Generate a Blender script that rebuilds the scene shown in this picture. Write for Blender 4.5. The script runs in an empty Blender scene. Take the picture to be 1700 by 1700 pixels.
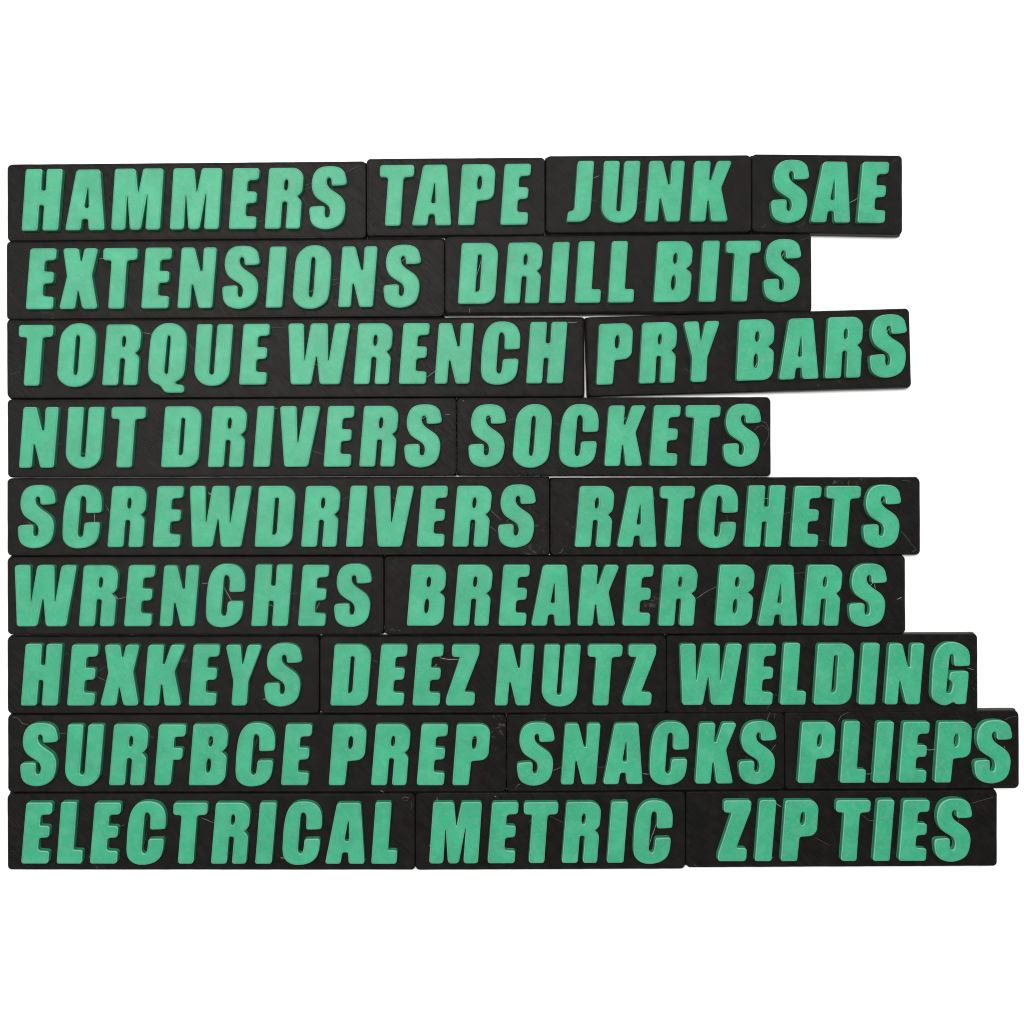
import bpy, bmesh, math, random
from mathutils import Vector
from mathutils.geometry import tessellate_polygon

random.seed(7)
scene = bpy.context.scene
COL = scene.collection

# ------------------------------------------------------------------ scale and camera
S = 0.0002                 # metres per photo pixel on the plane of the letter tops
NX, NY = 780.0, 760.0      # the point of the photo straight below the lens
PLATE_T = 17 * S           # plate thickness
LET_T = 10.5 * S           # letter relief
ZP = PLATE_T               # top of the plates
ZL = PLATE_T + LET_T       # top of the letters
DIST = 1560 * S            # lens to letter tops
CAMZ = ZL + DIST

cam_d = bpy.data.cameras.new("camera")
cam = bpy.data.objects.new("camera", cam_d)
COL.objects.link(cam)
cam.location = (0, 0, CAMZ)
cam_d.sensor_width = 36
cam_d.lens = 36 * DIST / (1700 * S)
cam_d.shift_x = (850 - NX) / 1700
cam_d.shift_y = -(850 - NY) / 1700
cam_d.clip_start = 0.01
cam_d.clip_end = 20
scene.camera = cam

# ------------------------------------------------------------------ light
world = bpy.data.worlds.new("World")
scene.world = world
world.use_nodes = True
bg = world.node_tree.nodes["Background"]
bg.inputs[0].default_value = (0.97, 0.985, 1.0, 1)
bg.inputs[1].default_value = 0.16


def area(name, loc, target, size, power, col):
    d = bpy.data.lights.new(name, 'AREA')
    d.shape = 'SQUARE'
    d.size = size
    d.energy = power
    d.color = col
    o = bpy.data.objects.new(name, d)
    o.location = loc
    o.rotation_euler = (Vector(target) - Vector(loc)).to_track_quat('-Z', 'Y').to_euler()
    COL.objects.link(o)


area("softbox", (-0.24, 0.28, 1.25), (0, -0.02, 0), 0.6, 21.5, (1.0, 0.98, 0.955))
area("fill_softbox", (0.62, 0.30, 0.62), (0, 0, 0), 0.4, 1.6, (0.95, 0.98, 1.0))

scene.cycles.filter_width = 1.1
vs = scene.view_settings
vs.view_transform = 'Standard'
vs.look = 'None'
vs.exposure = 0.0
vs.gamma = 1.0
vs.use_curve_mapping = False


# ------------------------------------------------------------------ materials
def new_mat(name):
    m = bpy.data.materials.new(name)
    m.use_nodes = True
    nt = m.node_tree
    return m, nt, nt.nodes["Principled BSDF"]


def N(nt, kind, **kw):
    n = nt.nodes.new(kind)
    for k, v in kw.items():
        setattr(n, k, v)
    return n


def mixc(nt, fac, a, b, blend='MIX'):
    m = N(nt, 'ShaderNodeMix', data_type='RGBA', blend_type=blend)
    for sock, v in ((m.inputs[0], fac), (m.inputs[6], a), (m.inputs[7], b)):
        if hasattr(v, 'default_value') or hasattr(v, 'links'):
            nt.links.new(v, sock)
        else:
            sock.default_value = v
    return m.outputs[2]


def printed_plastic(name, base, dark, pale, rough, streak_amt, bump, angle=0.8, scuff=0.0, fleck=0.0, spec=0.5):
    """3-D printed plastic: infill streaks laid diagonally, faint mottling."""
    m, nt, p = new_mat(name)
    L = nt.links.new
    tc = N(nt, 'ShaderNodeTexCoord')
    oi = N(nt, 'ShaderNodeObjectInfo')
    off = N(nt, 'ShaderNodeVectorMath', operation='SCALE')
    comb = N(nt, 'ShaderNodeCombineXYZ')
    L(oi.outputs['Random'], comb.inputs[0])
    L(oi.outputs['Random'], comb.inputs[1])
    L(comb.outputs[0], off.inputs[0])
    off.inputs['Scale'].default_value = 3.0
    add = N(nt, 'ShaderNodeVectorMath', operation='ADD')
    L(tc.outputs['Object'], add.inputs[0])
    L(off.outputs[0], add.inputs[1])
    rot = N(nt, 'ShaderNodeMapping', vector_type='POINT')
    rot.inputs['Rotation'].default_value = (0, 0, angle)
    L(add.outputs[0], rot.inputs[0])
    # streaks: strongly stretched noise
    st = N(nt, 'ShaderNodeMapping', vector_type='POINT')
    st.inputs['Scale'].default_value = (210, 2700, 210)
    L(rot.outputs[0], st.inputs[0])
    n1 = N(nt, 'ShaderNodeTexNoise')
    n1.inputs['Scale'].default_value = 1.0
    n1.inputs['Detail'].default_value = 2.0
    L(st.outputs[0], n1.inputs['Vector'])
    # mottling
    n2 = N(nt, 'ShaderNodeTexNoise')
    n2.inputs['Scale'].default_value = 260
    n2.inputs['Detail'].default_value = 5.0
    n2.inputs['Roughness'].default_value = 0.65
    L(add.outputs[0], n2.inputs['Vector'])
    # fine grain
    n3 = N(nt, 'ShaderNodeTexNoise')
    n3.inputs['Scale'].default_value = 2300
    n3.inputs['Detail'].default_value = 2.0
    L(add.outputs[0], n3.inputs['Vector'])
    r1 = N(nt, 'ShaderNodeMapRange')
    r1.inputs[1].default_value = 0.32
    r1.inputs[2].default_value = 0.68
    L(n1.outputs[0], r1.inputs[0])
    # the laid-down infill lines themselves: regular, just wavering
    wv = N(nt, 'ShaderNodeTexWave', wave_type='BANDS', bands_direction='Y', wave_profile='SIN')
    wv.inputs['Scale'].default_value = 0.314 / 0.00064
    wv.inputs['Distortion'].default_value = 1.6
    wv.inputs['Detail'].default_value = 2.0
    wv.inputs['Detail Scale'].default_value = 0.12
    L(rot.outputs[0], wv.inputs[0])
    fm = N(nt, 'ShaderNodeMix', data_type='FLOAT')
    fm.inputs[0].default_value = 0.45
    L(r1.outputs[0], fm.inputs[2])
    L(wv.outputs['Fac'], fm.inputs[3])
    c = mixc(nt, fm.outputs[0], dark, base)
    r2 = N(nt, 'ShaderNodeMapRange')
    r2.inputs[1].default_value = 0.45
    r2.inputs[2].default_value = 0.8
    r2.inputs[4].default_value = streak_amt
    L(n2.outputs[0], r2.inputs[0])
    c = mixc(nt, r2.outputs[0], c, pale)
    r3 = N(nt, 'ShaderNodeMapRange')
    r3.inputs[1].default_value = 0.3
    r3.inputs[2].default_value = 0.7
    r3.inputs[3].default_value = 0.93
    r3.inputs[4].default_value = 1.07
    L(n3.outputs[0], r3.inputs[0])
    sc = N(nt, 'ShaderNodeVectorMath', operation='SCALE')
    L(c, sc.inputs[0])
    L(r3.outputs[0], sc.inputs['Scale'])
    c = sc.outputs[0]
    n7 = N(nt, 'ShaderNodeTexNoise')
    n7.inputs['Scale'].default_value = 95
    n7.inputs['Detail'].default_value = 3
    L(add.outputs[0], n7.inputs['Vector'])
    r7 = N(nt, 'ShaderNodeMapRange')
    r7.inputs[1].default_value = 0.3
    r7.inputs[2].default_value = 0.7
    r7.inputs[3].default_value = 0.90
    r7.inputs[4].default_value = 1.10
    L(n7.outputs[0], r7.inputs[0])
    sc7 = N(nt, 'ShaderNodeVectorMath', operation='SCALE')
    L(c, sc7.inputs[0])
    L(r7.outputs[0], sc7.inputs['Scale'])
    c = sc7.outputs[0]
    if scuff:
        n4 = N(nt, 'ShaderNodeTexNoise')
        n4.inputs['Scale'].default_value = 420
        n4.inputs['Detail'].default_value = 6
        n4.inputs['Roughness'].default_value = 0.75
        n4.inputs['Distortion'].default_value = 1.5
        L(add.outputs[0], n4.inputs['Vector'])
        n5 = N(nt, 'ShaderNodeTexNoise')
        n5.inputs['Scale'].default_value = 45
        L(add.outputs[0], n5.inputs['Vector'])
        mu = N(nt, 'ShaderNodeMath', operation='MULTIPLY')
        L(n4.outputs[0], mu.inputs[0])
        L(n5.outputs[0], mu.inputs[1])
        r4 = N(nt, 'ShaderNodeMapRange')
        r4.inputs[1].default_value = 0.40
        r4.inputs[2].default_value = 0.50
        r4.inputs[4].default_value = scuff
        L(mu.outputs[0], r4.inputs[0])
        c = mixc(nt, r4.outputs[0], c, (0.16, 0.155, 0.15, 1))
    if fleck:
        n6 = N(nt, 'ShaderNodeTexNoise')
        n6.inputs['Scale'].default_value = 900
        n6.inputs['Detail'].default_value = 1
        L(add.outputs[0], n6.inputs['Vector'])
        r6 = N(nt, 'ShaderNodeMapRange')
        r6.inputs[1].default_value = 0.55
        r6.inputs[2].default_value = 0.75
        r6.inputs[4].default_value = fleck
        L(n6.outputs[0], r6.inputs[0])
        c = mixc(nt, r6.outputs[0], c, (0.16, 0.30, 0.18, 1))
    L(c, p.inputs['Base Color'])
    p.inputs['Roughness'].default_value = rough
    p.inputs['Specular IOR Level'].default_value = spec
    # relief: streaks plus layer steps on the walls
    lay = N(nt, 'ShaderNodeTexWave', wave_type='BANDS', bands_direction='Z', wave_profile='SIN')
    lay.inputs['Scale'].default_value = 0.314 / 0.0002 * 1.0
    L(tc.outputs['Object'], lay.inputs[0])
    sm = N(nt, 'ShaderNodeMath', operation='ADD')
    L(fm.outputs[0], sm.inputs[0])
    L(n3.outputs[0], sm.inputs[1])
    bp = N(nt, 'ShaderNodeBump')
    bp.inputs['Strength'].default_value = bump
    bp.inputs['Distance'].default_value = 0.00012
    L(sm.outputs[0], bp.inputs['Height'])
    geo = N(nt, 'ShaderNodeNewGeometry')
    bp2 = N(nt, 'ShaderNodeBump')
    bp2.inputs['Strength'].default_value = 0.35
    bp2.inputs['Distance'].default_value = 0.00005
    L(lay.outputs[0], bp2.inputs['Height'])
    L(bp.outputs[0], bp2.inputs['Normal'])
    L(bp2.outputs[0], p.inputs['Normal'])
    return m


M_GREEN = printed_plastic("green_printed_plastic", (0.037, 0.350, 0.188, 1), (0.029, 0.308, 0.160, 1),
                          (0.077, 0.372, 0.230, 1), 0.48, 0.8, 0.22, fleck=0.45, spec=0.28)
M_RIM_HIGHLIGHT = printed_plastic("green_rim_highlight", (0.24, 0.60, 0.43, 1), (0.20, 0.55, 0.38, 1),  # paler green paints a bright highlight line along the letters' top edges
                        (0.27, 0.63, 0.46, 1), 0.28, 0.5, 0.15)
M_BLACK = printed_plastic("black_printed_plastic", (0.0112, 0.0109, 0.0102, 1), (0.0034, 0.0034, 0.0034, 1),
                          (0.017, 0.0148, 0.0125, 1), 0.42, 0.7, 0.6, scuff=0.45, spec=0.07)

M_HAIR, nt, p = new_mat("clear_plastic_wisp")
p.inputs['Base Color'].default_value = (0.11, 0.105, 0.10, 1)
p.inputs['Roughness'].default_value = 0.35
M_HAIR_PALE, nt, p = new_mat("pale_plastic_wisp")
p.inputs['Base Color'].default_value = (0.30, 0.30, 0.28, 1)
p.inputs['Roughness'].default_value = 0.35

M_TABLE, nt, p = new_mat("white_table_laminate")
nz = N(nt, 'ShaderNodeTexNoise')
nz.inputs['Scale'].default_value = 40
nz.inputs['Detail'].default_value = 6
tc = N(nt, 'ShaderNodeTexCoord')
nt.links.new(tc.outputs['Object'], nz.inputs['Vector'])
nt.links.new(mixc(nt, nz.outputs[0], (0.90, 0.90, 0.90, 1), (0.93, 0.93, 0.93, 1)), p.inputs['Base Color'])
p.inputs['Roughness'].default_value = 0.6


# ------------------------------------------------------------------ outlines
def fillet(pts):
    """corner list (x, y, r) -> dense polygon with every corner rounded."""
    n = len(pts)
    P = [Vector((p[0], p[1])) for p in pts]
    t = []
    for i in range(n):
        a, b, c = P[i - 1], P[i], P[(i + 1) % n]
        u, v = (a - b).normalized(), (c - b).normalized()
        ang = math.acos(max(-1, min(1, u.dot(v))))
        t.append(pts[i][2] / max(1e-4, math.tan(ang / 2)))
    for i in range(n):
        j = (i + 1) % n
        L = (P[j] - P[i]).length
        if t[i] + t[j] > L * 0.98:
            k = L * 0.98 / (t[i] + t[j])
            t[i] *= k
            t[j] *= k
    out = []
    for i in range(n):
        a, b, c = P[i - 1], P[i], P[(i + 1) % n]
        u, v = (a - b).normalized(), (c - b).normalized()
        ang = math.acos(max(-1, min(1, u.dot(v))))
        turn = math.pi - ang
        r = t[i] * math.tan(ang / 2)
        if turn < 0.02 or r < 0.05:
            out.append(b.copy())
            continue
        p0, p1 = b + u * t[i], b + v * t[i]
        cen = b + (u + v).normalized() * (r / math.sin(ang / 2))
        k = max(3, int(math.degrees(turn) / 11), )
        d0, d1 = p0 - cen, p1 - cen
        a0 = math.atan2(d0.y, d0.x)
        da = math.atan2(d1.y, d1.x) - a0
        while da > math.pi:
            da -= 2 * math.pi
        while da < -math.pi:
            da += 2 * math.pi
        for q in range(k + 1):
            aa = a0 + da * q / k
            out.append(cen + Vector((math.cos(aa), math.sin(aa))) * r)
    return out


def smooth(pts, sub=3):
    """closed centripetal-like Catmull-Rom through traced points."""
    P = [Vector(p) for p in pts]
    n = len(P)
    out = []
    for i in range(n):
        p0, p1, p2, p3 = P[i - 1], P[i], P[(i + 1) % n], P[(i + 2) % n]
        t0 = 0.0
        t1 = t0 + max(1e-3, (p1 - p0).length) ** 0.5
        t2 = t1 + max(1e-3, (p2 - p1).length) ** 0.5
        t3 = t2 + max(1e-3, (p3 - p2).length) ** 0.5
        for q in range(sub):
            t = t1 + (t2 - t1) * q / sub
            A1 = p0 * ((t1 - t) / (t1 - t0)) + p1 * ((t - t0) / (t1 - t0))
            A2 = p1 * ((t2 - t) / (t2 - t1)) + p2 * ((t - t1) / (t2 - t1))
            A3 = p2 * ((t3 - t) / (t3 - t2)) + p3 * ((t - t2) / (t3 - t2))
            B1 = A1 * ((t2 - t) / (t2 - t0)) + A2 * ((t - t0) / (t2 - t0))
            B2 = A2 * ((t3 - t) / (t3 - t1)) + A3 * ((t - t1) / (t3 - t1))
            out.append(B1 * ((t2 - t) / (t2 - t1)) + B2 * ((t - t1) / (t2 - t1)))
    return out


def clean(loop, ccw):
    out = []
    for v in loop:
        if not out or (v - out[-1]).length > 0.12:
            out.append(v)
    if (out[0] - out[-1]).length < 0.12:
        out.pop()
    area2 = sum(out[i - 1].x * out[i].y - out[i].x * out[i - 1].y for i in range(len(out)))
    if (area2 > 0) != ccw:
        out.reverse()
    return out


def offset(loop, d):
    """move every point by d towards the solid (solid on the left of the loop)."""
    n = len(loop)
    out = []
    for i in range(n):
        a, b, c = loop[i - 1], loop[i], loop[(i + 1) % n]
        e1, e2 = (b - a).normalized(), (c - b).normalized()
        n1, n2 = Vector((-e1.y, e1.x)), Vector((-e2.y, e2.x))
        m = n1 + n2
        m = m.normalized() if m.length > 1e-4 else n1
        k = 1 / max(0.45, m.dot(n1))
        out.append(b + m * d * min(k, 1.6))
    return out


def relief_mesh(name, loops, rings, mats, rim_from, rim_to, grow=None):
    """loops: outer ccw + holes cw in pixels; rings: list of (z, inset) bottom to top."""
    verts, faces, mi = [], [], []
    tops = []
    for loop in loops:
        n = len(loop)
        base = None
        for ri, ring in enumerate(rings):
            z, d = ring[:2]
            o = offset(loop, d) if d else loop
            if len(ring) > 2 and grow:
                o = [grow(v, ring[2], w) for v, w in zip(o, loop)]
            start = len(verts)
            verts += [(v.x * S, v.y * S, z * S) for v in o]
            if base is not None:
                for i in range(n):
                    j = (i + 1) % n
                    faces.append((base + i, base + j, start + j, start + i))
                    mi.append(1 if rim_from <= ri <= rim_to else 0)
            base = start
        tops.append((base, n))
    poly = [[Vector(verts[b + i]) for i in range(n)] for b, n in tops]
    idx = [b + i for b, n in tops for i in range(n)]
    for tri in tessellate_polygon(poly):
        f = tuple(idx[k] for k in tri)
        a, b, c = (Vector(verts[k]) for k in f)
        if (b - a).cross(c - a).z < 0:
            f = (f[0], f[2], f[1])
        faces.append(f)
        mi.append(0)
    me = bpy.data.meshes.new(name)
    me.from_pydata(verts, [], faces)
    for m in mats:
        me.materials.append(m)
    me.polygons.foreach_set("material_index", mi)
    me.validate()
    me.update()
    return me


# ------------------------------------------------------------------ the condensed slanted alphabet
K1, K2 = 10.625, 3.953        # enlargement the outlines were measured at
G = {}


def glyph(ch, k, x0, base, outer, holes=(), curved=False):
    def conv(pts):
        q = [((p[0] - x0) / k, (base - p[1]) / k) + ((p[2] / k,) if len(p) > 2 else ()) for p in pts]
        return smooth(q) if len(q[0]) == 2 else fillet(q)
    G[ch] = [clean(conv(outer), True)] + [clean(conv(h), False) for h in holes]


def oval(cx, cy, rx, ry, tilt=0.085):
    out = []
    for i in range(18):
        a = 2 * math.pi * i / 18
        c, d = math.cos(a), math.sin(a)
        x, y = rx * math.copysign(abs(c) ** 0.88, c), ry * math.copysign(abs(d) ** 0.88, d)
        out.append((cx + x - y * tilt, cy + y))
    return out


glyph('R', K1, 62, 1150, [(60, 1150, 35), (150, 77, 55), (772, 77, 185), (730, 512, 140), (645, 580, 10), (720, 668, 110),
      (680, 1150, 50), (430, 1150, 38), (470, 672, 42), (378, 672, 42), (338, 1150, 50)],
      [oval(449, 378, 37, 96)])
glyph('S', K1, 866, 1148, [(1525, 350), (1505, 375), (1460, 388), (1330, 395), (1285, 392), (1265, 372), (1262, 330),
      (1255, 280), (1222, 252), (1190, 268), (1175, 310), (1180, 360), (1205, 410), (1260, 465), (1340, 520), (1430, 590),
      (1480, 670), (1500, 770), (1490, 880), (1465, 980), (1420, 1060), (1340, 1120), (1240, 1155), (1140, 1165),
      (1030, 1145), (940, 1095), (890, 1020), (873, 930), (866, 830), (875, 788), (905, 765), (960, 758), (1060, 752),
      (1110, 755), (1134, 778), (1138, 830), (1135, 900), (1148, 942), (1174, 957), (1205, 945), (1222, 900), (1228, 830),
      (1205, 760), (1150, 710), (1060, 655), (980, 590), (935, 510), (912, 410), (918, 300), (950, 190), (1010, 110),
      (1100, 65), (1220, 52), (1340, 60), (1430, 95), (1490, 160), (1515, 250), (1526, 310)])
glyph('O', K1, 72, 1160, [(440, 63), (540, 68), (640, 105), (705, 170), (745, 250), (757, 340), (748, 500), (735, 700),
      (715, 880), (690, 1000), (640, 1080), (560, 1140), (460, 1178), (360, 1185), (260, 1170), (170, 1120), (105, 1052),
      (74, 970), (80, 850), (95, 650), (115, 450), (135, 310), (170, 225), (240, 145), (330, 85)],
      [[(440, 272), (465, 285), (478, 330), (472, 450), (455, 650), (440, 850), (430, 920), (410, 970), (385, 980),
        (362, 955), (355, 900), (362, 800), (380, 600), (392, 430), (402, 330), (418, 285)]])
glyph('C', K1, 892, 1160, [(1270, 63), (1370, 72), (1460, 105), (1530, 170), (1568, 250), (1583, 330), (1582, 430),
      (1578, 510), (1566, 540), (1535, 550), (1430, 557), (1340, 557), (1315, 546), (1308, 520), (1310, 430), (1312, 340),
      (1298, 290), (1270, 262), (1240, 262), (1218, 290), (1205, 350), (1195, 480), (1180, 640), (1168, 800), (1160, 910),
      (1168, 955), (1195, 982), (1215, 985), (1240, 965), (1258, 910), (1268, 830), (1275, 765), (1292, 735), (1330, 725),
      (1430, 723), (1510, 722), (1538, 735), (1548, 770), (1540, 860), (1525, 950), (1490, 1040), (1430, 1105),
      (1350, 1150), (1250, 1175), (1140, 1180), (1040, 1160), (960, 1110), (910, 1040), (892, 940), (893, 820), (905, 600),
      (925, 440), (955, 300), (1000, 200), (1080, 110), (1175, 70)])
glyph('B', K1, 60, 1162, [(58, 1162, 38), (143, 88, 48), (768, 88, 190), (733, 498, 130), (635, 575, 8), (733, 655, 110),
      (692, 1162, 200)],
      [oval(447, 393, 40, 94), oval(408, 820, 42, 130)])
glyph('D', K1, 25, 1155, [(23, 1155, 40), (101, 80, 52), (757, 80, 210), (674, 1155, 220)],
      [[(385, 286, 32), (457, 286, 32), (412, 925, 80), (330, 958, 22)]])
glyph('G', K1, 690, 1166, [(1365, 460), (1345, 485), (1290, 492), (1140, 495), (1110, 488), (1098, 460), (1092, 380),
      (1088, 320), (1070, 285), (1045, 280), (1020, 300), (1008, 360), (990, 520), (970, 720), (955, 880), (950, 940),
      (965, 968), (1000, 972), (1030, 955), (1050, 900), (1065, 830), (1060, 785), (1035, 755), (1010, 733), (1008, 700),
      (1018, 640), (1035, 605), (1070, 592), (1200, 588), (1310, 588), (1335, 600), (1342, 635), (1335, 780), (1320, 920),
      (1305, 1060), (1298, 1130), (1275, 1158), (1220, 1165), (1140, 1165), (1105, 1150), (1085, 1130), (1050, 1137),
      (1000, 1165), (930, 1185), (840, 1170), (760, 1120), (705, 1050), (690, 970), (695, 850), (705, 650), (720, 450),
      (745, 320), (790, 210), (860, 130), (950, 85), (1060, 73), (1170, 90), (1270, 140), (1340, 210), (1365, 300),
      (1369, 400)])
glyph('A', K1, 75, 1162, [(72, 1162, 38), (285, 92, 75), (702, 92, 52), (768, 1162, 40), (490, 1162, 48), (479, 962, 42),
      (372, 962, 55), (345, 1162, 52)],
      [[(474, 425, 6), (491, 425, 6), (496, 772, 40), (410, 772, 40)]])
glyph('H', K2, 530, 502, [(529, 502, 12), (560, 98, 18), (668, 98, 14), (658, 240, 14), (689, 240, 14), (698, 98, 18),
      (802, 98, 14), (768, 502, 17), (665, 502, 13), (678, 335, 14), (645, 335, 14), (632, 502, 16)])
glyph('I', K2, 611, 508, [(610, 508, 12), (642, 107, 20), (752, 107, 15), (718, 508, 17)])
glyph('E', K1, 972, 1149, [(969, 1149, 42), (1058, 75, 55), (1525, 75, 50), (1507, 283, 60), (1312, 292, 65), (1298, 484, 22),
      (1474, 492, 48), (1457, 690, 60), (1283, 700, 55), (1265, 922, 48), (1462, 932, 42), (1447, 1149, 55)])
glyph('F', K1, 268, 1220, [(265, 1220, 42), (350, 150, 65), (832, 150, 48), (815, 362, 62), (628, 366, 52), (610, 562, 25),
      (775, 565, 42), (757, 768, 62), (600, 774, 32), (555, 1220, 60)])
glyph('J', K1, 122, 1195, [(120, 1195, 22), (138, 1022, 48), (250, 990, 75), (312, 122, 60), (600, 122, 40), (522, 1195, 215)])
glyph('U', K1, 838, 1187, [(900, 115, 42), (1174, 115, 42), (1105, 1006, 46), (1190, 1006, 46), (1260, 115, 55),
      (1538, 115, 42), (1447, 1205, 285), (830, 1205, 285)])
glyph('N', K1, 17, 1187, [(15, 1187, 38), (100, 115, 50), (328, 115, 55), (425, 528, 10), (464, 528, 10), (490, 115, 58),
      (720, 115, 42), (628, 1187, 52), (393, 1187, 50), (298, 780, 10), (272, 780, 8), (237, 1187, 50)])
glyph('M', K1, 148, 1187, [(146, 1187, 48), (224, 107, 52), (590, 107, 60), (626, 525, 4), (636, 520, 4), (725, 107, 52),
      (1084, 107, 52), (1008, 1187, 55), (752, 1187, 48), (798, 575, 5), (784, 575, 5), (668, 1187, 72), (478, 1187, 58),
      (443, 600, 4), (431, 600, 4), (395, 1187, 60)])
glyph('K', K1, 892, 1162, [(889, 1162, 40), (972, 92, 70), (1253, 92, 42), (1226, 432, 12), (1262, 432, 8), (1378, 92, 62),
      (1634, 92, 42), (1436, 570, 110), (1556, 1162, 42), (1265, 1162, 52), (1222, 795, 8), (1196, 795, 8), (1157, 1162, 55)])
glyph('L', K2, 889, 490, [(888, 490, 13), (917, 86, 18), (1022, 86, 14), (998, 402, 10), (1059, 402, 15), (1053, 490, 17)])
glyph('P', K2, 497, 533, [(496, 533, 13), (526, 134, 18), (748, 134, 62), (731, 364, 58), (619, 376, 15), (602, 533, 17)],
      [oval(640, 255, 16, 44)])
glyph('Q', K1, 58, 1157, [(440, 62), (540, 75), (630, 125), (695, 195), (730, 270), (742, 370), (735, 550), (715, 760),
      (695, 930), (660, 1020), (600, 1070), (545, 1100), (535, 1118), (555, 1142), (600, 1150), (650, 1157), (682, 1185),
      (691, 1230), (686, 1268), (665, 1288), (620, 1294), (520, 1293), (410, 1291), (355, 1276), (315, 1232), (280, 1180),
      (240, 1150), (170, 1120), (105, 1060), (70, 980), (59, 870), (70, 700), (90, 480), (115, 300), (160, 200), (240, 120),
      (340, 72)],
      [[(430, 280), (450, 295), (458, 340), (450, 480), (430, 700), (415, 880), (405, 940), (375, 970), (348, 940),
        (345, 880), (358, 740), (375, 560), (390, 400), (402, 320), (415, 290)]])
glyph('T', K1, 71, 1187, [(74, 115, 58), (684, 115, 52), (668, 324, 60), (488, 338, 58), (424, 1187, 48), (150, 1187, 46),
      (218, 334, 42), (70, 328, 52)])
glyph('V', K1, 221, 1150, [(220, 77, 48), (512, 77, 48), (523, 718, 4), (540, 712, 4), (648, 77, 58), (934, 77, 42),
      (706, 1150, 70), (290, 1150, 62)])
glyph('W', K1, 94, 1202, [(93, 125, 52), (367, 125, 48), (371, 768, 4), (382, 762, 4), (492, 125, 58), (792, 125, 52),
      (793, 776, 4), (806, 772, 4), (918, 125, 68), (1188, 125, 42), (995, 1202, 55), (640, 1202, 62), (598, 722, 5),
      (580, 722, 5), (485, 1202, 62), (130, 1202, 52)])
glyph('X', K1, 183, 1197, [(261, 125, 48), (537, 125, 62), (565, 348, 10), (590, 348, 10), (640, 125, 62), (880, 125, 48),
      (764, 610, 120), (862, 1197, 52), (596, 1197, 62), (528, 885, 6), (512, 885, 6), (462, 1197, 55), (181, 1197, 42),
      (326, 620, 90)])
glyph('Y', K1, 154, 1197, [(152, 128, 50), (417, 128, 48), (442, 468, 8), (458, 468, 8), (543, 128, 68), (798, 128, 46),
      (553, 770, 150), (522, 1197, 62), (253, 1197, 52), (288, 770, 150)])
glyph('Z', K1, 671, 1187, [(783, 115, 58), (1274, 115, 52), (1260, 285, 90), (1000, 952, 22), (1190, 962, 52),
      (1174, 1187, 65), (668, 1187, 50), (684, 1050, 90), (925, 336, 12), (783, 328, 52)])

LT = LET_T / S
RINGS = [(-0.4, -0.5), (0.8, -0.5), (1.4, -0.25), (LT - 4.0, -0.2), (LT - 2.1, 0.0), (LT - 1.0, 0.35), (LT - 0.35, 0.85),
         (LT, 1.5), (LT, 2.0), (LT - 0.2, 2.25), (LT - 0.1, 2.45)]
GM = {}
for ch, loops in G.items():
    GM[ch] = relief_mesh("letter_" + ch.lower(), loops, RINGS, [M_GREEN, M_RIM_HIGHLIGHT], 5, 6)

# ------------------------------------------------------------------ the table
tb = bmesh.new()
bmesh.ops.create_cube(tb, size=1)
for v in tb.verts:
    v.co = Vector((v.co.x * 1.6, v.co.y * 1.6, v.co.z * 0.02 - 0.01))
bmesh.ops.bevel(tb, geom=list(tb.edges), offset=0.003, segments=2, affect='EDGES')
me = bpy.data.meshes.new("tabletop")
tb.to_mesh(me)
tb.free()
me.materials.append(M_TABLE)
table = bpy.data.objects.new("tabletop", me)
table["kind"] = "structure"
COL.objects.link(table)


# ------------------------------------------------------------------ labels
def at(px, py, z):
    s = S * (CAMZ - z) / DIST
    return Vector(((px - NX) * s, (NY - py) * s, z))


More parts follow.
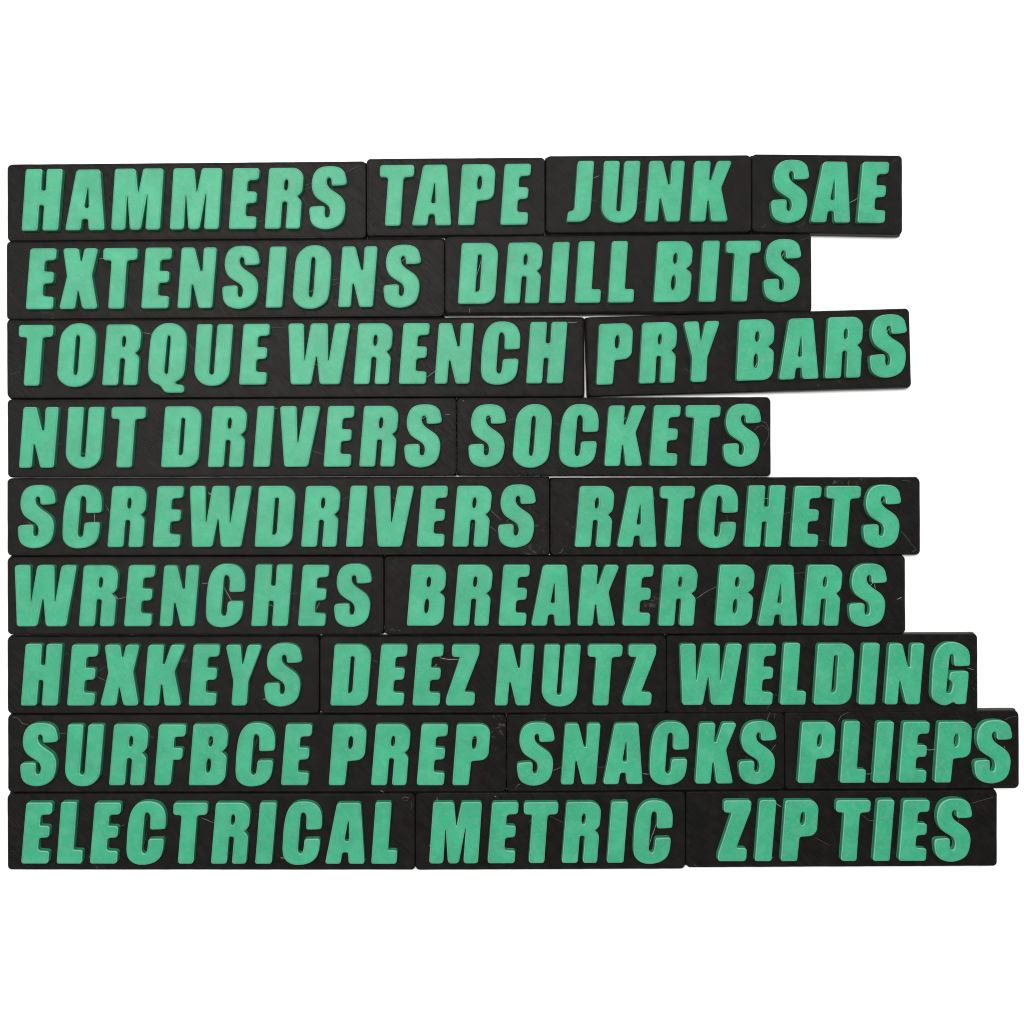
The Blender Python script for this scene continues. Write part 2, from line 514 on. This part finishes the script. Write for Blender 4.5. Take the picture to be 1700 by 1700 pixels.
LABELS = [
 # word, plate corners TL TR BR BL, baseline (x,y)-(x,y), letters' left edges, description
 ("HAMMERS", [(12.1,273.3),(607.2,268.2),(607.2,395.0),(12.6,399.6)], (35,382.6,440,379.4), [35.4,107.5,183.9,281.3,379.5,439,513.6], "top left corner of the block"),
 ("TAPE", [(608.9,263.9),(904.3,261.5),(904.3,389.0),(609.2,391.3)], (640,374.4,830,372.8), [631.2,683.9,760.8,831.1], "between HAMMERS and JUNK"),
 ("JUNK", [(906.6,259.2),(1247.2,257.7),(1247.2,384.6),(906.8,386.0)], (945,367.6,1145,367.3), [941.9,998.0,1071.5,1146.6], "between TAPE and SAE"),
 ("SAE", [(1249.2,256.4),(1497.6,258.6),(1498.0,389.0),(1249.5,384.4)], (1280,367.6,1430,369.0), [1280.8,1347,1424.4], "right end of the top row"),
 ("EXTENSIONS", [(11.0,402.4),(737.3,397.4),(737.3,524.6),(11.2,529.8)], (42,513.2,640,509.2), [42.2,97.4,171.3,234,294,368.8,440.7,485.8,561.2,636.8], "below HAMMERS"),
 ("DRILL BITS", [(739.0,393.3),(1346.6,389.0),(1347.4,515.6),(739.2,519.4)], (760,504.2,1210,500.4), [760.4,837,911.6,955.2,1010.3,1086.0,1161.1,1207.4,1268.9], "right end of the second row"),
 ("TORQUE WRENCH", [(11.4,532.6),(967.4,529.0),(967.6,657.5),(12.0,660.8)], (40,640.2,880,636.4), [30.9,94.4,169,245.4,321.3,396.4,478.9,587,662.1,721.5,799,874.1], "below EXTENSIONS"),
 ("PRY BARS", [(974.4,528.0),(1509.4,513.4),(1512.8,642.2),(978.2,657.4)], (995,638.6,1375,627.8), [991,1061.8,1138.4,1223.6,1294.4,1370.8,1445.8], "lying slightly tilted beside TORQUE WRENCH"),
 ("NUT DRIVERS", [(12.4,664.0),(757.0,661.1),(757.2,788.8),(13.0,791.6)], (31,776.7,600,774.8), [30.9,107.5,184.7,266.9,344.6,420,465,536.9,596.3,671.2], "below TORQUE WRENCH"),
 ("SOCKETS", [(759.0,661.0),(1279.0,660.2),(1279.5,789.4),(759.2,788.6)], (850,774.2,1140,773.6), [778.1,851.9,929.1,1004.3,1079.1,1139.8,1201.8], "below PRY BARS"),
 ("SCREWDRIVERS", [(12.0,795.5),(911.8,792.4),(911.8,920.6),(12.4,922.0)], (100,908.7,750,907.9), [29.1,103.2,177.8,253,315,422.5,499.7,574.3,620.6,692,751.4,827.3], "below NUT DRIVERS"),
 ("RATCHETS", [(914.0,794.8),(1527.2,793.2),(1527.6,920.3),(914.2,921.2)], (955,908.4,1370,908.2), [955,1025.1,1097.0,1160.8,1236.6,1313.1,1373.0,1434.2], "below SOCKETS"),
 ("WRENCHES", [(12.2,925.4),(636.6,924.6),(636.6,1052.6),(12.8,1052.6)], (30,1040.2,500,1039.8), [24,130.3,205.4,264.4,341.5,416.9,494.6,554.6], "below SCREWDRIVERS"),
 ("BREAKER BARS", [(638.6,924.4),(1502.6,923.4),(1503.0,1051.4),(638.8,1052.6)], (675,1039.2,1340,1039.2), [675.5,752.7,828.2,882.4,959.3,1034,1093.6,1188.2,1258.8,1334.0,1410.6], "below RATCHETS"),
 ("HEXKEYS", [(12.4,1056.4),(529.6,1056.2),(529.6,1183.8),(12.8,1184.0)], (34,1171.8,440,1171.8), [34.2,110.8,165.7,237.8,312.9,374.4,438.5], "below WRENCHES"),
 ("DEEZ NUTZ", [(531.6,1056.4),(1105.6,1055.2),(1105.6,1183.2),(531.8,1183.8)], (548,1171.8,1040,1171.6), [548.3,624.9,684.9,740,821.7,898.9,976.8,1033.7], "between HEXKEYS and WELDING"),
 ("WELDING", [(1107.4,1055.0),(1622.6,1052.0),(1623.0,1181.6),(1107.6,1183.2)], (1130,1171.0,1500,1169.8), [1130,1237.6,1296.0,1351.8,1426.3,1469.8,1547.4], "right of DEEZ NUTZ"),
 ("SURFBCE PREP", [(13.0,1186.6),(839.6,1186.4),(839.8,1314.2),(13.4,1314.6)], (32,1304.2,760,1304.2), [32.9,106.3,180.4,255.5,312.9,390.8,466.3,545.7,616,692,751.4], "below HEXKEYS"),
 ("SNACKS", [(841.8,1186.0),(1301.6,1182.8),(1301.8,1310.2),(842.0,1314.0)], (870,1303.4,1160,1301.6), [859,931.8,1001.9,1079.6,1155,1227.6], "between SURFBCE PREP and PLIEPS"),
 ("PLIEPS", [(1303.8,1182.6),(1691.4,1179.4),(1691.8,1308.4),(1304.0,1310.2)], (1325,1300.6,1560,1299.8), [1325.4,1395.6,1450.0,1493.0,1552.4,1619.0], "reaching furthest right, above ZIP TIES"),
 ("ELECTRICAL", [(12.2,1318.0),(688.2,1317.4),(688.4,1443.8),(12.8,1443.6)], (35,1434.2,620,1434.6), [34.7,93.6,148.7,209.5,287.1,349.8,423.4,468.9,539.7,616.4], "bottom left corner of the block"),
 ("METRIC", [(690.2,1316.9),(1137.2,1314.9),(1137.4,1442.2),(690.4,1444.0)], (712,1434.2,1010,1433.0), [712.6,809.8,870.4,933.2,1008.3,1052.3], "between ELECTRICAL and ZIP TIES"),
 ("ZIP TIES", [(1139.6,1314.4),(1655.2,1312.0),(1655.2,1437.4),(1139.8,1440.0)], (1190,1430.4,1500,1429.8), [1191.8,1254.2,1297.2,1389.2,1450.5,1493.0,1552.4], "bottom right corner of the block"),
]

# how far the lower body stands out beyond the top face: left, right, top, bottom (pixels)
GROW = {"TORQUE WRENCH": (0.8, 3.4, 3.7, 1.4), "PRY BARS": (3.1, 0.75, 2.0, 1.25), "DRILL BITS": (0.75, 0.85, 2.2, 3.8),  # extra width added on these plates to darken the gaps over the table
        "TAPE": (0.7, 0.75, 1.0, 2.0), "JUNK": (0.75, 0.75, 1.0, 2.0), "EXTENSIONS": (0.75, 0.7, 3.0, 1.25)}
roots = {}
frames = {}
for word, quad, bl, xs, where in LABELS:
    # quads were read at the far rim of the visible side walls in the lower rows: bring them to the top face
    row_y = quad[0][1]
    dy = 1.2 if 1000 < row_y < 1300 else (0.6 if row_y > 1300 else 0.0)
    quad = [(quad[0][0], quad[0][1] + dy), (quad[1][0], quad[1][1] + dy), quad[2], quad[3]]
    W = [at(x, y, ZP) for x, y in quad]
    cen = sum(W, Vector()) / 4
    ang = math.atan2((W[1].y + W[2].y) - (W[0].y + W[3].y), (W[1].x + W[2].x) - (W[0].x + W[3].x))
    root = bpy.data.objects.new("tool_label", None)
    root.empty_display_size = 0.01
    root.location = (cen.x, cen.y, 0)
    root.rotation_euler = (0, 0, ang)
    root["label"] = "black plastic label with raised green letters reading %s, %s" % (word, where)
    root["category"] = "label"
    root["group"] = "tool labels with raised green words"
    COL.objects.link(root)
    ca, sa = math.cos(-ang), math.sin(-ang)

    def loc(v, c=cen, ca=ca, sa=sa):
        dx, dy = v.x - c.x, v.y - c.y
        return Vector((dx * ca - dy * sa, dx * sa + dy * ca, v.z))
    roots[word] = root
    frames[word] = loc
    # plate
    pts = [loc(w) / S for w in W]
    rr = random.Random(word)
    rad = [rr.uniform(6.0, 8.5) for p in pts]
    loop = fillet([(p.x, p.y, a) for p, a in zip(pts, rad)])[::-1]
    body = fillet([(p.x, p.y, 2.6) for p in pts])[::-1]      # squarer lower corners, added to darken the notches between plates
    assert len(loop) == len(body)
    # long edges get points so that the slight waviness of a printed edge shows
    dense, square = [], []
    for i, v in enumerate(loop):
        w = loop[(i + 1) % len(loop)]
        k = max(1, int((w - v).length / 14))
        for q in range(k):
            t = q / k
            j = Vector((rr.uniform(-.14, .14), rr.uniform(-.14, .14)))
            dense.append(v.lerp(w, t) + j)
            square.append(body[i].lerp(body[(i + 1) % len(body)], t) + j)
    shift = {tuple(a): b - a for a, b in zip(dense, square)}
    PT = PLATE_T / S
    # the body is widened to nearly touch its neighbours and darken the gaps; the seam that shows is the rounded shoulder between them
    pr = [(0.0, 0.5, 1.0), (0.7, 0.0, 1.0), (PT * 0.35, 0.0, 1.0), (PT * 0.5, 0.0, 0.9), (PT - 3.4, 0.0, 0.9),
          (PT - 1.8, 0.0, 0.55), (PT - 0.6, 0.1, 0.1), (PT, 0.9), (PT, 2.6), (PT - 0.16, 2.9), (PT - 0.16, 3.2), (PT, 3.5)]
    hx = max(abs(p.x) for p in pts)
    hy = max(abs(p.y) for p in pts)
    gl, gr, gt, gb = GROW.get(word, (0.84, 0.84, 1.4, 1.4))

    def grow(v, k, src, shift=shift):
        if k == 1.0:                                       # square corners only near the foot
            v = v + shift[tuple(src)]
        return Vector((v.x * (1 + k * (gr if v.x > 0 else gl) / hx), v.y * (1 + k * (gt if v.y > 0 else gb) / hy)))
    pm = relief_mesh("base_plate", [dense], pr, [M_BLACK, M_BLACK], 99, 99, grow)
    plate = bpy.data.objects.new("base_plate", pm)
    plate.parent = root
    COL.objects.link(plate)
    # letters
    chars = [c for c in word if c != ' ']
    assert len(chars) == len(xs), word
    x1, y1, x2, y2 = bl
    for c, x in zip(chars, xs):
        y = y1 + (y2 - y1) * (x - x1) / (x2 - x1)
        p = loc(at(x, y, ZL))
        o = bpy.data.objects.new("letter", GM[c])
        o.location = (p.x, p.y, PLATE_T)
        o.parent = root
        b0 = at(x1, y1, ZL)
        b1 = at(x2, y2, ZL)
        o.rotation_euler = (0, 0, math.atan2(b1.y - b0.y, b1.x - b0.x) - ang)
        o["label"] = "raised green letter %s" % c
        COL.objects.link(o)

# ------------------------------------------------------------------ stringing: wisps of plastic left between the letters
Q = [
 ("HAMMERS", 0, 250, [((408,478),(432,490)), ((1085,432),(1115,450))]),
 ("HAMMERS", 420, 250, [((325,262),(388,234)), ((328,237),(384,213)), ((20,472),(72,460)), ((325,312),(345,340),(364,374)), ((600,146),(655,118),(704,98))]),
 ("TAPE", 420, 250, [((1058,170),(1105,182)), ((1586,172),(1617,202))]),
 ("JUNK", 840, 240, [((572,220),(612,204),1), ((862,307),(920,286)), ((852,392),(922,366)), ((556,360),(602,376))]),
 ("SAE", 1170, 240, [((946,384),(980,368),(1016,345),1), ((368,546),(385,540),(402,522)), ((1222,122),(1257,98))]),
 ("EXTENSIONS", 0, 390, [((650,156),(684,155),1), ((584,84),(594,66))]),
 ("EXTENSIONS", 420, 390, [((502,332),(570,316)), ((508,297),(570,288)), ((798,353),(855,377)), ((365,376),(395,364),1), ((972,178),(1002,148),1), ((1185,48),(1212,46)), ((1238,196),(1236,212))]),
 ("DRILL BITS", 730, 380, [((240,312),(255,270),(272,208),1), ((195,524),(198,552),1), ((1056,408),(1094,428))]),
 ("DRILL BITS", 1000, 380, [((1178,184),(1202,146),1), ((1262,254),(1284,232)), ((1298,74),(1354,58)), ((776,139),(804,143))]),
 ("TORQUE WRENCH", 0, 520, [((942,127),(998,139),1), ((1225,176),(1250,215),(1276,244))]),
 ("TORQUE WRENCH", 420, 520, [((118,94),(236,98)), ((636,106),(690,97)), ((406,338),(430,343),1), ((1130,430),(1165,402),(1200,377),1)]),
 ("TORQUE WRENCH", 740, 510, [((800,101),(830,103),(864,96),1)]),
 ("PRY BARS", 740, 510, [((1403,248),(1412,215),(1424,192)), ((1570,400),(1595,425))]),
 ("PRY BARS", 1150, 500, [((1272,204),(1296,172),1), ((402,444),(430,392),1), ((408,402),(414,442)), ((1116,197),(1172,181)), ((955,518),(970,545))]),
 ("NUT DRIVERS", 0, 650, [((366,357),(412,338)), ((536,404),(558,412),1)]),
 ("NUT DRIVERS", 420, 650, [((130,108),(160,111),1), ((390,388),(425,402),(466,412)), ((1262,148),(1292,152),1), ((286,237),(314,224)), ((1106,184),(1134,162),1), ((1196,250),(1200,264))]),
 ("SOCKETS", 730, 650, [((436,192),(484,182)), ((306,184),(333,160),1), ((292,388),(324,372)), ((745,212),(792,213)), ((1208,188),(1222,168),1), ((150,58),(160,64),1)]),
 ("SOCKETS", 1000, 640, [((1036,233),(1062,240),(1084,262),(1093,300),(1088,340),(1072,372),(1053,398)), ((998,296),(1020,270),(1048,262),(1072,272),(1090,302)), ((1020,246),(1050,236),(1078,246))]),
 ("SCREWDRIVERS", 0, 780, [((688,222),(704,248),(722,284)), ((620,286),(620,350),1), ((518,428),(538,448)), ((1588,143),(1640,230),(1692,304)), ((1392,477),(1424,447)), ((186,342),(234,384)), ((1366,146),(1376,160),(1388,152),1), ((1368,156),(1386,164),1)]),
 ("SCREWDRIVERS", 420, 780, [((570,208),(640,170)), ((902,174),(944,197)), ((1550,262),(1590,292),(1634,328)), ((1550,368),(1604,408)), ((1428,404),(1446,348)), ((1662,348),(1677,322))]),
 ("SCREWDRIVERS", 780, 780, [((396,226),(392,262)), ((296,374),(291,430)), ((124,250),(200,330)), ((128,366),(175,405))]),
 ("RATCHETS", 780, 780, [((1200,178),(1217,192),1), ((583,546),(600,540),(614,512))]),
 ("RATCHETS", 1150, 780, [((465,192),(518,179),1), ((598,178),(628,192)), ((590,289),(654,274)), ((221,284),(229,344)), ((1116,182),(1142,174)), ((1238,218),(1270,186),1), ((820,461),(884,469)), ((1356,392),(1400,440),(1466,528)), ((1372,70),(1430,74)), ((1440,540),(1472,520))]),
 ("WRENCHES", 0, 910, [((742,302),(776,335),(824,320),1), ((1326,231),(1366,230),1), ((1466,250),(1495,300),(1524,356),1)]),
 ("WRENCHES", 420, 910, [((406,415),(440,356),1), ((106,370),(128,376),1), ((632,428),(658,442)), ((250,296),(300,294))]),
 ("BREAKER BARS", 780, 910, [((1460,316),(1488,331),(1508,318),(1530,297),(1632,245)), ((1200,316),(1224,315)), ((1368,214),(1387,192)), ((640,380),(668,382))]),
 ("BREAKER BARS", 420, 910, [((862,506),(866,530)), ((900,544),(915,528),(930,545)), ((950,538),(968,542))]),
 ("BREAKER BARS", 1150, 910, [((660,166),(734,160)), ((564,296),(580,352)), ((560,300),(584,294)), ((1163,248),(1188,222),1), ((1195,232),(1198,268),1), ((1340,336),(1356,330),(1372,322),1)]),
 ("HEXKEYS", 0, 1040, [((406,192),(454,173)), ((636,302),(694,262)), ((646,332),(694,356)), ((620,470),(650,430)), ((770,452),(790,456))]),
 ("HEXKEYS", 420, 1040, [((66,478),(90,476),1)]),
 ("DEEZ NUTZ", 420, 1040, [((1226,205),(1280,216),(1364,214),1), ((1192,268),(1207,246),1), ((770,260),(790,267)), ((778,215),(820,235))]),
 ("DEEZ NUTZ", 780, 1040, [((243,498),(263,476)), ((270,450),(282,470)), ((1128,432),(1140,420))]),
 ("WELDING", 1200, 1040, [((1606,272),(1646,285),1), ((592,334),(608,316)), ((326,448),(368,450)), ((328,450),(318,490),(300,525),(284,550)), ((1155,430),(1180,428)), ((1640,400),(1655,420))]),
 ("SURFBCE PREP", 0, 1170, [((78,80),(120,88),(148,124),(188,129)), ((376,190),(434,188)), ((982,206),(1008,217)), ((1658,340),(1672,285),(1690,225)), ((1372,254),(1390,226),1), ((1353,424),(1372,382)), ((538,215),(550,260))]),
 ("SURFBCE PREP", 420, 1170, [((2,278),(32,210)), ((903,274),(916,212)), ((919,278),(926,222)), ((836,562),(858,574),1), ((1438,226),(1462,218)), ((1586,600),(1596,604),1)]),
 ("SNACKS", 840, 1170, [((58,558),(75,530),(94,518)), ((306,432),(360,410)), ((900,452),(938,456),1), ((186,458),(212,428)), ((1582,335),(1568,374)), ((595,410),(650,408))]),
 ("SNACKS", 1270, 1170, [((12,114),(18,85),(32,48)), ((60,58),(64,86)), ((40,300),(70,262))]),
 ("PLIEPS", 1270, 1170, [((482,106),(500,72),(552,48)), ((1568,102),(1610,82),(1652,77)), ((1342,149),(1388,159)), ((1056,292),(1080,298),(1134,286),1), ((472,288),(508,334)), ((602,402),(638,428)), ((660,455),(702,453),1), ((1238,248),(1257,196)), ((1508,244),(1522,196)), ((1568,270),(1576,284),1)]),
 ("ELECTRICAL", 0, 1300, [((1320,226),(1402,260)), ((782,286),(818,273)), ((953,264),(972,206)), ((934,436),(955,370),(964,320)), ((1492,436),(1514,468))]),
 ("ELECTRICAL", 350, 1300, [((458,490),(486,492),1), ((300,212),(309,196)), ((1252,105),(1270,90),(1300,98),(1290,114),(1260,112)), ((1318,118),(1320,172))]),
 ("METRIC", 680, 1300, [((179,92),(186,130),1), ((126,410),(150,415),1), ((924,218),(1016,264)), ((783,258),(802,238)), ((1568,418),(1590,350),(1624,254),1), ((645,240),(640,258))]),
 ("ZIP TIES", 990, 1300, [((1176,130),(1195,146),(1214,156),1), ((1434,357),(1534,413)), ((1146,492),(1160,490),1), ((640,530),(660,550))]),
 ("ZIP TIES", 1270, 1300, [((636,208),(680,245),(740,244)), ((1354,132),(1430,112),(1504,88)), ((1262,264),(1276,232),(1302,158)), ((1208,428),(1238,398)), ((1196,358),(1238,372)), ((1210,300),(1216,270))]),
]


def strand_mesh(pts, r):
    """a thin hexagonal thread through pts (metres, label space)."""
    P = []
    for i in range(len(pts) - 1):                     # subdivide with a little wander
        a, b = pts[i], pts[i + 1]
        k = max(2, int((b - a).length / (5 * S)))
        for q in range(k):
            t = q / k
            v = a.lerp(b, t)
            if q or i:
                v += Vector((random.uniform(-.3, .3) * S, random.uniform(-.3, .3) * S, 0))
            P.append(v)
    P.append(pts[-1])
    n = 5
    vs_, fs = [], []
    for i, p in enumerate(P):
        d = (P[min(i + 1, len(P) - 1)] - P[max(i - 1, 0)]).normalized()
        u = d.cross(Vector((0, 0, 1))).normalized()
        w = u.cross(d)
        rad = r * (0.6 if i in (0, len(P) - 1) else random.uniform(0.75, 1.2))
        for q in range(n):
            a = 2 * math.pi * q / n
            vs_.append(p + u * math.cos(a) * rad + w * math.sin(a) * rad)
    for i in range(len(P) - 1):
        for q in range(n):
            fs.append((i * n + q, i * n + (q + 1) % n, (i + 1) * n + (q + 1) % n, (i + 1) * n + q))
    fs.append(tuple(range(n))[::-1])
    fs.append(tuple(range((len(P) - 1) * n, len(P) * n)))
    me_ = bpy.data.meshes.new("plastic_wisp")
    me_.from_pydata([tuple(v) for v in vs_], [], fs)
    me_.update()
    return me_


for word, ox, oy, items in Q:
    for it in items:
        bright = it[-1] == 1
        pts = [p for p in it if p != 1]
        h = ZP + LET_T * (0.45 if bright else 0.25)
        V = [frames[word](at(ox + x / K2, oy + y / K2, h)) for x, y in pts]
        me_ = strand_mesh(V, (0.36 if bright else 0.23) * S)
        me_.materials.append(M_HAIR_PALE if bright else M_HAIR)
        o = bpy.data.objects.new("plastic_wisp", me_)
        o.parent = roots[word]
        COL.objects.link(o)
